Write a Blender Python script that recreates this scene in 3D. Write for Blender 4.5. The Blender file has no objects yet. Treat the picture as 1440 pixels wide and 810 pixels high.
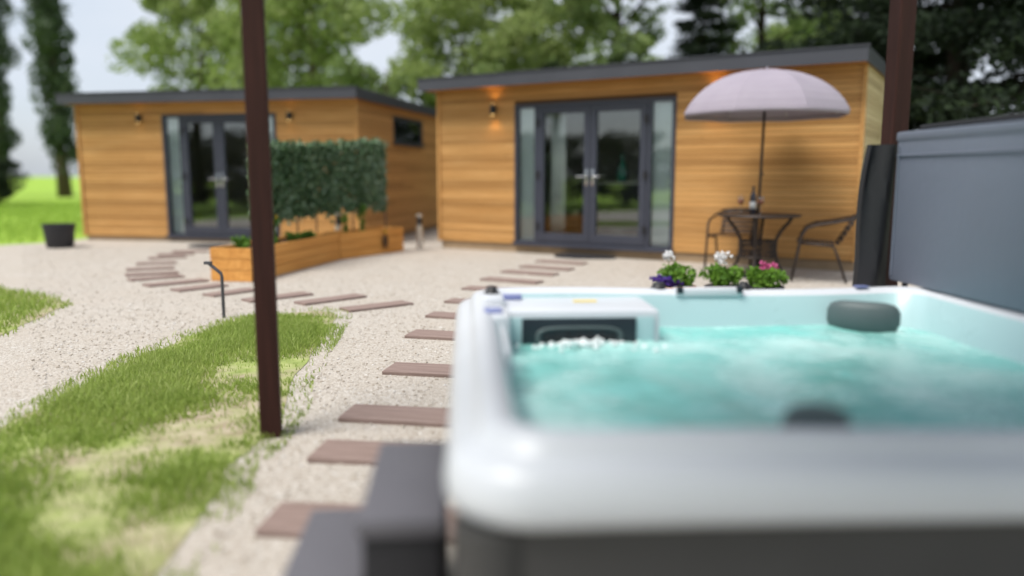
import bpy, bmesh, math, random
import numpy as np
from mathutils import Vector, Matrix, noise
R = math.radians
random.seed(7)
S = bpy.context.scene
COL = S.collection

# ------------------------------------------------------------------ camera frame
F = 1116.0; P = R(8.12); H = 1.17
CP, SP = math.cos(P), math.sin(P)
def ray(px, py):
    dx = (px-720)/F; dy = -(py-405)/F
    return Vector((dx, CP+dy*SP, -SP+dy*CP))
def G(px, py, z=0.0):
    d = ray(px, py); t = (z-H)/d.z
    return Vector((d.x*t, d.y*t, z))
def AT(px, py, Y):
    d = ray(px, py); t = Y/d.y
    return Vector((d.x*t, Y, H+d.z*t))

# ------------------------------------------------------------------ materials
MATS = {}
class NT:
    def __init__(s, name):
        s.m = bpy.data.materials.new(name); s.m.use_nodes = True
        s.t = s.m.node_tree; s.t.nodes.clear()
        s.out = s.n('ShaderNodeOutputMaterial')
        MATS[name] = s.m
    def n(s, ty, **kw):
        nd = s.t.nodes.new(ty)
        for k, v in kw.items(): setattr(nd, k, v)
        return nd
    def l(s, a, b): s.t.links.new(a, b)
    def val(s, sock, v):
        if hasattr(v, 'is_linked') or isinstance(v, bpy.types.NodeSocket): s.l(v, sock)
        else: sock.default_value = v
    def bsdf(s, color, rough=.6, spec=.4, metal=0, bump=None, **kw):
        b = s.n('ShaderNodeBsdfPrincipled')
        s.val(b.inputs['Base Color'], color if not isinstance(color, tuple) else (*color, 1))
        s.val(b.inputs['Roughness'], rough)
        b.inputs['Specular IOR Level'].default_value = spec
        b.inputs['Metallic'].default_value = metal
        for k, v in kw.items(): s.val(b.inputs[k.replace('_', ' ')], v)
        if bump is not None: s.l(bump, b.inputs['Normal'])
        return b
    def done(s, sh): s.l(sh, s.out.inputs['Surface']); return s.m
    def coord(s, kind='Object', scale=(1, 1, 1)):
        tc = s.n('ShaderNodeTexCoord'); mp = s.n('ShaderNodeMapping')
        mp.inputs['Scale'].default_value = scale
        s.l(tc.outputs[kind], mp.inputs['Vector']); return mp.outputs[0]
    def noise(s, vec, scale, detail=4, rough=.55):
        nd = s.n('ShaderNodeTexNoise'); nd.inputs['Scale'].default_value = scale
        nd.inputs['Detail'].default_value = detail; nd.inputs['Roughness'].default_value = rough
        s.l(vec, nd.inputs['Vector']); return nd.outputs['Fac']
    def ramp(s, fac, stops):
        r = s.n('ShaderNodeValToRGB'); cr = r.color_ramp
        while len(cr.elements) < len(stops): cr.elements.new(.5)
        for e, (p, c) in zip(cr.elements, stops):
            e.position = p; e.color = (*c, 1) if len(c) == 3 else c
        s.l(fac, r.inputs[0]); return r.outputs[0]
    def mix(s, fac, a, b, blend='MIX'):
        m = s.n('ShaderNodeMix', data_type='RGBA', blend_type=blend)
        s.val(m.inputs[0], fac)
        s.val(m.inputs[6], a if not isinstance(a, tuple) else (*a, 1))
        s.val(m.inputs[7], b if not isinstance(b, tuple) else (*b, 1))
        return m.outputs[2]
    def math(s, op, a, b=0.0, clamp=False):
        m = s.n('ShaderNodeMath', operation=op); m.use_clamp = clamp
        s.val(m.inputs[0], a); s.val(m.inputs[1], b); return m.outputs[0]
    def bump(s, h, strength=.3, dist=.01):
        b = s.n('ShaderNodeBump'); b.inputs['Strength'].default_value = strength
        b.inputs['Distance'].default_value = dist; s.l(h, b.inputs['Height']); return b.outputs[0]
    def rnd(s):
        g = s.n('ShaderNodeNewGeometry'); return g.outputs['Random Per Island']

def plain(name, col, rough=.5, spec=.4, metal=0, var=.12, nscale=12, bump=.15, bdist=.003):
    s = NT(name); v = s.coord()
    n = s.noise(v, nscale)
    c = s.mix(n, tuple(x*(1-var) for x in col), tuple(min(1, x*(1+var)) for x in col))
    n2 = s.noise(v, nscale*8, 3)
    rr = s.math('ADD', s.math('MULTIPLY', n, .12), rough-.06, True)
    return s.done(s.bsdf(c, rr, spec, metal, s.bump(n2, bump, bdist)).outputs[0])

def wood(name, dark, mid, light, grain=(1.2, 30, 30), rough=.65):
    """boards: one colour per board island, long grain, a few knots"""
    s = NT(name); v = s.coord('Object', grain)
    ad = s.n('ShaderNodeVectorMath', operation='ADD')
    r = s.rnd(); cmb = s.n('ShaderNodeCombineXYZ')
    s.l(s.math('MULTIPLY', r, 37.0), cmb.inputs[0]); s.l(s.math('MULTIPLY', r, 91.0), cmb.inputs[1])
    s.l(v, ad.inputs[0]); s.l(cmb.outputs[0], ad.inputs[1])
    g = s.noise(ad.outputs[0], 1.0, 6, .65)
    c1 = s.ramp(g, [(.28, dark), (.5, mid), (.72, light)])
    board = s.ramp(r, [(0, (.62, .58, .54)), (.3, (.9, .87, .85)), (.7, (1.0, 1.0, 1.0)), (1, (1.18, 1.2, 1.24))])
    c2 = s.mix(.8, c1, board, 'MULTIPLY')
    kn = s.n('ShaderNodeTexVoronoi'); kn.inputs['Scale'].default_value = 2.6
    s.l(s.coord('Object', (1, 2.2, 2.2)), kn.inputs['Vector'])
    km = s.ramp(kn.outputs['Distance'], [(.0, (1, 1, 1)), (.045, (.8, .8, .8)), (.075, (0, 0, 0))])
    c3 = s.mix(s.math('MULTIPLY', km, .75), c2, tuple(x*.35 for x in dark))
    wn = s.noise(s.coord('Object'), .9, 4)
    c4 = s.mix(s.ramp(wn, [(.42, (0, 0, 0)), (.7, (.35, .35, .35))]), c3, tuple(x*.8 for x in mid))
    return s.done(s.bsdf(c4, rough, .25, 0, s.bump(g, .25, .004)).outputs[0])

wood('larch', (.41, .205, .062), (.51, .272, .092), (.60, .355, .14))
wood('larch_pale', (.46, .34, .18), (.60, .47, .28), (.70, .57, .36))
wood('planter_wood', (.44, .18, .040), (.66, .315, .080), (.78, .42, .13), (1.0, 22, 22))
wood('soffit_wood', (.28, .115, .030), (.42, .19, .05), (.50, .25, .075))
wood('sleeper_wood', (.155, .110, .092), (.235, .170, .148), (.31, .238, .212), (3, 40, 40), .85)
wood('post_wood', (.022, .007, .005), (.038, .012, .009), (.058, .019, .014), (26, 26, 1.2), .6)
plain('dark_backing', (.10, .05, .02), .9)
plain('anthracite', (.040, .044, .062), .38, .5, 0, .1, 4, .05)
plain('roof_metal', (.052, .054, .066), .5, .4, 0, .15, 2, .1)
plain('roof_felt', (.06, .06, .062), .9)
plain('plinth', (.33, .24, .15), .9, .2, 0, .3, 6)
plain('cream_wall', (.62, .60, .54), .8)
plain('floor_oak', (.30, .20, .12), .5)
plain('cabinet', (.05, .055, .06), .4)
plain('worktop', (.75, .74, .70), .3)
plain('curtain', (.70, .72, .70), .9)
plain('blind', (.72, .78, .78), .8, .3, 0, .06, 3)
plain('vase_green', (.10, .50, .36), .25, .5)
plain('steel', (.62, .60, .57), .28, .5, 1, .08, 20, .05)
plain('chrome', (.75, .75, .76), .15, .5, 1, .05, 20, .02)
plain('black_plastic', (.020, .020, .022), .5)
plain('black_rubber', (.012, .012, .015), .85)
plain('soil', (.055, .036, .024), .95, .1, 0, .4, 30, .6, .02)
plain('bronze', (.10, .062, .035), .45, .5, .8)
plain('cast_iron', (.045, .034, .030), .5, .5, .5)
plain('stake_metal', (.10, .10, .11), .5, .5, .6)
plain('acrylic', (.60, .625, .66), .34, .5, 0, .03, 3, .02)
plain('acrylic_waterlit', (.44, .62, .64), .28, .5, 0, .03, 3, .02)  # acrylic with the aqua light bounced off the water put into its colour
plain('skirt', (.055, .054, .053), .55, .4, 0, .15, 5, .1)
plain('step_plastic', (.105, .102, .115), .62, .4, 0, .1, 8, .1)
plain('tub_dark', (.018, .026, .034), .3)
plain('headrest', (.085, .115, .118), .5)
plain('blue_button', (.20, .23, .44), .35)
plain('yellow_label', (.80, .62, .14), .5)
plain('cover_vinyl', (.145, .165, .215), .48, .45, 0, .07, 2.5, .2, .01)
plain('cover_dark', (.016, .016, .019), .6, .4, 0, .2, 6, .2, .01)
plain('trunk_bark', (.10, .075, .055), .95, .1, 0, .35, 10, .8, .03)
plain('trunk_dark', (.035, .028, .022), .95, .1, 0, .35, 10, .8, .03)
plain('pot_terracotta', (.40, .17, .08), .8)
plain('pot_black', (.028, .028, .032), .6)
plain('lamp_black', (.02, .02, .02), .5)

def leaf_mat(name, c1, c2, c3, trans=.35, rough=.55):
    s = NT(name); r = s.rnd()
    big = s.noise(s.coord('Object'), .55, 3)
    f = s.math('ADD', s.math('MULTIPLY', r, .55), s.math('MULTIPLY', s.math('SUBTRACT', big, .28), 1.0), True)
    c = s.ramp(f, [(.1, c1), (.5, c2), (.9, c3)])
    b = s.bsdf(c, rough, .3)
    t = s.n('ShaderNodeBsdfTranslucent'); s.l(c, t.inputs[0])
    m = s.n('ShaderNodeMixShader'); m.inputs[0].default_value = trans
    s.l(b.outputs[0], m.inputs[1]); s.l(t.outputs[0], m.inputs[2])
    return s.done(m.outputs[0])
leaf_mat('leaf_bright', (.17, .235, .07), (.27, .345, .105), (.37, .43, .17), .5)
leaf_mat('leaf_mid', (.13, .19, .07), (.20, .28, .09), (.28, .34, .13), .45)
leaf_mat('leaf_poplar', (.050, .080, .042), (.075, .115, .055), (.115, .155, .075), .35)
leaf_mat('leaf_dark', (.008, .015, .008), (.013, .025, .010), (.026, .046, .013), .2, .8)
leaf_mat('leaf_ivy', (.040, .080, .032), (.105, .185, .085), (.29, .38, .28), .15, .35)
leaf_mat('leaf_herb', (.06, .14, .02), (.12, .25, .03), (.22, .36, .06), .4)
leaf_mat('leaf_flower', (.07, .16, .02), (.13, .27, .03), (.24, .40, .06), .4)
leaf_mat('petal_white', (.75, .75, .75), (.85, .85, .85), (.9, .9, .9), .3)
leaf_mat('petal_purple', (.06, .03, .20), (.12, .06, .36), (.20, .12, .48), .3)
leaf_mat('petal_pink', (.50, .08, .22), (.62, .14, .32), (.75, .30, .45), .3)
leaf_mat('petal_yellow', (.60, .36, .02), (.70, .48, .04), (.75, .60, .1), .3)
leaf_mat('grass_blade', (.22, .315, .06), (.32, .42, .09), (.44, .50, .17), .45)
leaf_mat('grass_far', (.22, .34, .04), (.29, .43, .06), (.37, .49, .09), .4)

def mk_glass():
    s = NT('glass')
    tr = s.n('ShaderNodeBsdfTransparent'); tr.inputs[0].default_value = (.93, .96, .95, 1)
    gl = s.n('ShaderNodeBsdfGlossy'); gl.inputs['Roughness'].default_value = .01
    gl.inputs[0].default_value = (.95, .97, 1, 1)
    lw = s.n('ShaderNodeFresnel'); lw.inputs['IOR'].default_value = 1.5
    f = s.math('ADD', s.math('MULTIPLY', lw.outputs[0], 1.0), .06, True)
    m = s.n('ShaderNodeMixShader'); s.l(f, m.inputs[0])
    s.l(tr.outputs[0], m.inputs[1]); s.l(gl.outputs[0], m.inputs[2]); s.done(m.outputs[0])
    s = NT('glass_clear')
    tr = s.n('ShaderNodeBsdfTransparent'); tr.inputs[0].default_value = (.95, .95, .95, 1)
    gl = s.n('ShaderNodeBsdfGlossy'); gl.inputs['Roughness'].default_value = .03
    m = s.n('ShaderNodeMixShader'); m.inputs[0].default_value = .14
    s.l(tr.outputs[0], m.inputs[1]); s.l(gl.outputs[0], m.inputs[2]); s.done(m.outputs[0])
    s = NT('wine'); s.done(s.bsdf((.30, .06, .02), .1, .6).outputs[0])
    s = NT('bottle_glass'); s.done(s.bsdf((.035, .03, .035), .08, .6).outputs[0])
    s = NT('paper'); s.done(s.bsdf((.7, .7, .68), .7).outputs[0])
mk_glass()

def mk_gravel():
    s = NT('gravel'); v = s.coord('Object')
    def stones(sc):
        a = s.n('ShaderNodeTexVoronoi'); a.inputs['Scale'].default_value = sc; s.l(v, a.inputs['Vector'])
        return a
    a = stones(58); b = stones(120)
    sep = s.n('ShaderNodeSeparateColor'); s.l(a.outputs['Color'], sep.inputs[0])
    sep2 = s.n('ShaderNodeSeparateColor'); s.l(b.outputs['Color'], sep2.inputs[0])
    ca = s.ramp(sep.outputs[0], [(0, (.26, .215, .175)), (.25, (.38, .34, .29)), (.6, (.42, .38, .33)), (.9, (.48, .45, .41)), (1, (.56, .545, .52))])
    cb = s.ramp(sep2.outputs[1], [(0, (.29, .245, .20)), (.4, (.41, .37, .325)), (1, (.55, .515, .47))])
    big = s.noise(v, 1.1, 5)
    c = s.mix(s.ramp(s.noise(v, 16, 3), [(.40, (0, 0, 0)), (.6, (1, 1, 1))]), ca, cb)
    c = s.mix(s.ramp(big, [(.35, (0, 0, 0)), (.7, (.55, .55, .55))]), c, (.41, .36, .305))
    n3 = s.noise(v, .35, 3)
    c = s.mix(s.ramp(n3, [(.5, (0, 0, 0)), (.75, (.4, .4, .4))]), c, (.45, .41, .365))
    hgt = s.math('ADD', s.math('MULTIPLY', s.math('SUBTRACT', 1.0, a.outputs['Distance']), 1.0), s.math('MULTIPLY', b.outputs['Distance'], -.5))
    s.done(s.bsdf(c, .9, .2, 0, s.bump(hgt, .55, .014)).outputs[0])
    s = NT('lawn_soil'); v = s.coord('Object')
    n = s.noise(v, 1.7, 5); n2 = s.noise(v, 9, 4)
    g = s.ramp(n2, [(.3, (.20, .25, .075)), (.55, (.28, .325, .11)), (.75, (.37, .375, .18))])
    so = s.ramp(n2, [(.3, (.26, .21, .14)), (.7, (.42, .36, .27))])
    c = s.mix(s.ramp(n, [(.40, (0, 0, 0)), (.60, (1, 1, 1))]), g, so)
    s.done(s.bsdf(c, .95, .1, 0, s.bump(n2, .5, .03)).outputs[0])
    s = NT('ground_grass'); v = s.coord('Object')
    c = s.ramp(s.noise(v, 3, 6), [(.3, (.19, .31, .04)), (.5, (.26, .40, .055)), (.7, (.33, .46, .075))])
    c = s.mix(s.ramp(s.noise(v, .25, 4), [(.4, (0, 0, 0)), (.7, (.6, .6, .6))]), c, (.24, .36, .06))
    s.done(s.bsdf(c, .95, .1, 0, s.bump(s.noise(v, 25, 3), .6, .05)).outputs[0])
mk_gravel()

def mk_water():
    s = NT('spa_water'); v = s.coord('Object')
    foam_n = s.noise(v, 2.2, 5, .55); fine = s.noise(v, 26, 4, .7)
    fm = s.math('ADD', foam_n, s.math('MULTIPLY', s.math('SUBTRACT', fine, .5), .22))
    foam = s.ramp(fm, [(.40, (0, 0, 0)), (.62, (.48, .48, .48)), (.80, (.8, .8, .8))])
    deep = s.mix(s.noise(v, 1.3, 3), (.15, .50, .455), (.22, .58, .53))
    c = s.mix(foam, deep, (.70, .86, .84))
    bp = s.bump(s.math('ADD', s.noise(v, 9, 4), s.math('MULTIPLY', fine, .35)), .35, .03)
    s.done(s.bsdf(c, s.math('ADD', s.math('MULTIPLY', foam, .4), .16), .5, 0, bp).outputs[0])
    s = NT('umbrella_cloth'); v = s.coord('Object')
    c = s.mix(s.noise(v, 5), (.335, .295, .355), (.39, .35, .405))
    b = s.bsdf(c, .85, .2, 0, s.bump(s.noise(v, 300, 2), .2, .001))
    t = s.n('ShaderNodeBsdfTranslucent'); s.l(c, t.inputs[0])
    m = s.n('ShaderNodeMixShader'); m.inputs[0].default_value = .22
    s.l(b.outputs[0], m.inputs[1]); s.l(t.outputs[0], m.inputs[2]); s.done(m.outputs[0])
    s = NT('lamp_glow'); e = s.n('ShaderNodeEmission'); e.inputs[0].default_value = (1, .62, .22, 1); e.inputs[1].default_value = 2
    s.done(e.outputs[0])
mk_water()

# ------------------------------------------------------------------ mesh helpers
class MB:
    def __init__(s): s.v = []; s.f = []
    def add(s, vs, fs):
        o = len(s.v); s.v += [tuple(x) for x in vs]; s.f += [tuple(i+o for i in f) for f in fs]; return s
    def box(s, x0, x1, y0, y1, z0, z1, M=None, c=0.0):
        """box, with optional chamfer c on every edge"""
        if c <= 0:
            vs = [Vector((x, y, z)) for z in (z0, z1) for y in (y0, y1) for x in (x0, x1)]
            fs = [(0, 2, 3, 1), (4, 5, 7, 6), (0, 1, 5, 4), (2, 6, 7, 3), (0, 4, 6, 2), (1, 3, 7, 5)]
        else:
            bm = bmesh.new(); bmesh.ops.create_cube(bm, size=1)
            for v in bm.verts:
                v.co = Vector((x0+(x1-x0)*(v.co.x+.5), y0+(y1-y0)*(v.co.y+.5), z0+(z1-z0)*(v.co.z+.5)))
            bmesh.ops.bevel(bm, geom=bm.edges[:], offset=c, segments=2, affect='EDGES', profile=.6)
            bm.verts.index_update()
            vs = [v.co.copy() for v in bm.verts]; fs = [[v.index for v in f.verts] for f in bm.faces]; bm.free()
        if M is not None: vs = [M @ v for v in vs]
        return s.add(vs, fs)
    def tube(s, pts, rad, n=10, caps=True):
        pts = [Vector(p) for p in pts]; k = len(pts)
        rads = rad if isinstance(rad, (list, tuple)) else [rad]*k
        vs = []; up = Vector((0, 0, 1)); last = None
        for i, p in enumerate(pts):
            t = (pts[min(i+1, k-1)]-pts[max(i-1, 0)]).normalized()
            if last is None:
                a = t.cross(up) if abs(t.dot(up)) < .95 else t.cross(Vector((1, 0, 0)))
                a.normalize()
            else: a = (last - t*last.dot(t)).normalized()
            b = t.cross(a); last = a
            for j in range(n):
                q = 2*math.pi*j/n; vs.append(p+(a*math.cos(q)+b*math.sin(q))*rads[i])
        fs = [(i*n+j, i*n+(j+1) % n, (i+1)*n+(j+1) % n, (i+1)*n+j) for i in range(k-1) for j in range(n)]
        if caps: fs += [tuple(range(n-1, -1, -1)), tuple(range((k-1)*n, k*n))]
        return s.add(vs, fs)
    def lathe(s, prof, n=24, c=(0, 0, 0), M=None):
        vs = []; fs = []
        for r, z in prof:
            for j in range(n):
                q = 2*math.pi*j/n; vs.append(Vector((c[0]+r*math.cos(q), c[1]+r*math.sin(q), c[2]+z)))
        for i in range(len(prof)-1):
            for j in range(n):
                fs.append((i*n+j, i*n+(j+1) % n, (i+1)*n+(j+1) % n, (i+1)*n+j))
        fs += [tuple(range(n-1, -1, -1)), tuple(range((len(prof)-1)*n, len(prof)*n))]
        if M is not None: vs = [M @ v for v in vs]
        return s.add(vs, fs)
    def build(s, name, mat, parent=None, smooth=False, fix=True):
        me = bpy.data.meshes.new(name); me.from_pydata(s.v, [], s.f)
        if fix:
            bm = bmesh.new(); bm.from_mesh(me); bmesh.ops.recalc_face_normals(bm, faces=bm.faces[:]); bm.to_mesh(me); bm.free()
        me.materials.append(MATS[mat])
        if smooth:
            me.polygons.foreach_set('use_smooth', [True]*len(me.polygons))
        o = bpy.data.objects.new(name, me); COL.objects.link(o)
        if parent: o.parent = parent
        if smooth == 'auto':
            m = o.modifiers.new('es', 'EDGE_SPLIT'); m.split_angle = R(40)
        return o

def tag(o, label, cat, group=None):
    o['label'] = label; o['category'] = cat
    if group: o['group'] = group
    return o
def thing(name, label, cat, loc=(0, 0, 0), rz=0, group=None):
    o = bpy.data.objects.new(name, None); COL.objects.link(o)
    o.location = loc; o.rotation_euler = (0, 0, rz); o.empty_display_size = .2
    return tag(o, label, cat, group)
def struct(o, kind='structure'): o['kind'] = kind; return o
def copy_tree(o, parent=None):
    c = o.copy(); COL.objects.link(c)
    if parent: c.parent = parent
    for ch in o.children: copy_tree(ch, c)
    return c

# ------------------------------------------------------------------ ground
def in_poly(x, y, poly):
    ins = False; j = len(poly)-1
    for i in range(len(poly)):
        xi, yi = poly[i]; xj, yj = poly[j]
        if (yi > y) != (yj > y) and x < (xj-xi)*(y-yi)/(yj-yi)+xi: ins = not ins
        j = i
    return ins
def wobble(poly, step=.15, amp=.05, seed=0):
    out = []
    for i in range(len(poly)):
        a = Vector((*poly[i], 0)); b = Vector((*poly[(i+1) % len(poly)], 0)); n = max(1, int((b-a).length/step))
        for k in range(n):
            p = a.lerp(b, k/n)
            out.append((p.x+amp*noise.noise(Vector((p.x*2.3, p.y*2.3, seed))), p.y+amp*noise.noise(Vector((p.x*2.3, p.y*2.3, seed+9)))))
    return out
def sheet(name, poly, z, mat):
    bm = bmesh.new(); vs = [bm.verts.new((x, y, z)) for x, y in poly]
    es = [bm.edges.new((vs[i], vs[(i+1) % len(vs)])) for i in range(len(vs))]
    bmesh.ops.triangle_fill(bm, edges=es, use_beauty=True)
    for f in bm.faces:
        f.normal_update()
        if f.normal.z < 0: f.normal_flip()
    me = bpy.data.meshes.new(name); bm.to_mesh(me); bm.free(); me.materials.append(MATS[mat])
    o = bpy.data.objects.new(name, me); COL.objects.link(o); return struct(o)
sheet('ground', [(-300, -150), (300, -150), (300, 500), (-300, 500)], -.004, 'ground_grass')
gravel_poly = [(-10.5, 11.9), (-9.5, 12.2), (-8.2, 13.6), (-8.0, 14.2), (-6.5, 20), (3, 20), (8, 15), (9, -3), (-10.5, -3)]
sheet('gravel', wobble(gravel_poly, .3, .18), 0, 'gravel')

lawn_px = [(486, 446), (470, 438), (440, 436), (400, 438), (350, 447), (300, 456), (250, 474), (180, 503), (100, 545), (0, 592), (-180, 700), (-400, 980), (60, 1000), (200, 860), (262, 792), (300, 745), (330, 700), (345, 660), (380, 622), (405, 590), (430, 540), (452, 500), (478, 462)]
lawn_poly = wobble([tuple(G(x, y)[:2]) for x, y in lawn_px], .10, .07, 3)
lawn2_px = [(108, 424), (60, 412), (0, 402), (-200, 392), (-260, 500), (0, 478), (60, 452), (95, 436)]
lawn2_poly = wobble([tuple(G(x, y)[:2]) for x, y in lawn2_px], .15, .08, 5)
def inset(poly, d):
    out = []; n = len(poly)
    for i in range(n):
        a = Vector(poly[i-2]); b = Vector(poly[(i+2) % n]); t = (b-a).normalized(); nn = Vector((-t.y, t.x)); p = Vector(poly[i])
        if not in_poly(*(p+nn*.02), poly): nn = -nn
        out.append(tuple(p+nn*d))
    return out
def edge_dist(x, y, poly):
    return min((x-px)**2+(y-py)**2 for px, py in poly)**.5
sheet('lawn', inset(lawn_poly, .07), .0035, 'lawn_soil')
sheet('lawn', inset(lawn2_poly, .07), .0035, 'lawn_soil')

def blades(name, poly, count, hmin, hmax, wid, mat, seed, dens):
    rng = random.Random(seed)
    xs = [p[0] for p in poly]; ys = [p[1] for p in poly]
    V = []; Fc = []; made = 0; tries = 0
    while made < count and tries < count*12:
        tries += 1
        x = rng.uniform(min(xs), max(xs)); y = rng.uniform(min(ys), max(ys))
        if rng.random() > dens(x, y): continue
        if not in_poly(x, y, poly): continue
        a = rng.uniform(0, 6.283); h = rng.uniform(hmin, hmax)*(.6+.7*dens(x, y)); lean = rng.uniform(.1, .8)*h
        la = rng.uniform(0, 6.283); w = wid*rng.uniform(.6, 1.3)
        dx, dy = math.cos(a)*w, math.sin(a)*w; lx, ly = math.cos(la)*lean, math.sin(la)*lean
        o = len(V)
        V += [(x-dx, y-dy, 0), (x+dx, y+dy, 0), (x+lx*.4+dx*.7, y+ly*.4+dy*.7, h*.6), (x+lx*.4-dx*.7, y+ly*.4-dy*.7, h*.6), (x+lx, y+ly, h)]
        Fc += [(o, o+1, o+2, o+3), (o+3, o+2, o+4)]; made += 1
    me = bpy.data.meshes.new(name); me.from_pydata(V, [], Fc); me.materials.append(MATS[mat])
    o = bpy.data.objects.new(name, me); COL.objects.link(o); return struct(o, 'stuff')
def d1(x, y):
    n = noise.fractal(Vector((x*1.1, y*1.1, 2.0)), 1.0, 2.0, 4)
    return max(.05, min(1, .62+n*1.3))*min(1, edge_dist(x, y, lawn_poly)/.22+.05)
blades('grass', inset(lawn_poly, -.06), 46000, .02, .06, .0035, 'grass_blade', 1, d1)
blades('grass', lawn2_poly, 6000, .03, .07, .006, 'grass_blade', 2, lambda x, y: min(1, edge_dist(x, y, lawn2_poly)/.25))
far_poly = [(-16.5, 11.4), (-10.4, 12.2), (-9.7, 12.5), (-8.4, 13.9), (-8.3, 20), (-10, 34), (-30, 34), (-22, 14)]
blades('grass', far_poly, 26000, .04, .12, .012, 'grass_far', 4, lambda x, y: 1.0)

# pebbles standing proud of the gravel sheet
def pebbles():
    rng = random.Random(12); V = []; Fc = []
    obst = lambda x, y: in_poly(x, y, lawn_poly) or in_poly(x, y, lawn2_poly)
    n = 0
    while n < 26000:
        y = 2.2+10.8*rng.random()**.8; x = rng.uniform(-.62, .50)*y
        if obst(x, y) or not in_poly(x, y, gravel_poly): continue
        r = rng.uniform(.004, .0095)
        o = len(V); a = rng.uniform(0, 6.28); ca, sa = math.cos(a), math.sin(a)
        ex, ey, ez = r*rng.uniform(.8, 1.6), r*rng.uniform(.6, 1.1), r*rng.uniform(.5, .9)
        pts = [(ex, .1*ey, 0), (.3*ex, ey, 0), (-.8*ex, .6*ey, 0), (-ex, -.4*ey, 0), (.1*ex, -ey, 0), (.75*ex, -.6*ey, 0)]
        V += [(x+p*ca-q*sa, y+p*sa+q*ca, .001) for p, q, _ in pts]
        V += [(x+.6*(p*ca-q*sa), y+.6*(p*sa+q*ca), ez) for p, q, _ in pts]
        for j in range(6): Fc.append((o+j, o+(j+1) % 6, o+6+(j+1) % 6, o+6+j))
        Fc.append(tuple(o+6+j for j in range(6))); n += 1
    s = NT('pebble')
    c = s.ramp(s.rnd(), [(0, (.27, .23, .185)), (.2, (.37, .325, .27)), (.6, (.42, .375, .325)), (.88, (.48, .445, .40)), (1, (.62, .605, .58))])
    s.done(s.bsdf(c, .85, .25).outputs[0])
    me = bpy.data.meshes.new('pebbles'); me.from_pydata(V, [], Fc); me.materials.append(MATS['pebble'])
    o = bpy.data.objects.new('pebbles', me); COL.objects.link(o); struct(o, 'stuff')
pebbles()

# ------------------------------------------------------------------ cabins
def boards(mb, axis, a0, a1, z0, z1, off, th, rng, pitch=.0685, gap=.006, holes=()):
    """horizontal boards along local x (axis 0) or y (axis 1); off = outer face coordinate, th = thickness inward (signed)"""
    n = round((z1-z0)/pitch); pt = (z1-z0)/n
    for i in range(n):
        za = z0+i*pt+gap*.5; zb = z0+(i+1)*pt-gap*.5
        spans = [(a0, a1)]
        for (h0, h1, hz0, hz1) in holes:
            if zb > hz0+.01 and za < hz1-.01:
                ns = []
                for p, q in spans:
                    if h0 > p and h1 < q: ns += [(p, h0), (h1, q)]
                    elif h0 <= p < h1: ns.append((h1, q)) if q > h1 else None
                    elif p < h0 < q: ns.append((p, h0))
                    else: ns.append((p, q))
                spans = [x for x in ns if x]
        for p, q in spans:
            cuts = [p]
            if q-p > 2.6: cuts.append(p+(q-p)*rng.uniform(.3, .7))
            cuts.append(q)
            for u, w in zip(cuts[:-1], cuts[1:]):
                jit = rng.uniform(-.0015, .0015)
                lo, hi = sorted((off+jit, off+th))
                if axis == 0: mb.box(u+.001, w-.001, lo, hi, za, zb)
                else: mb.box(lo, hi, u+.001, w-.001, za, zb)

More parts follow.
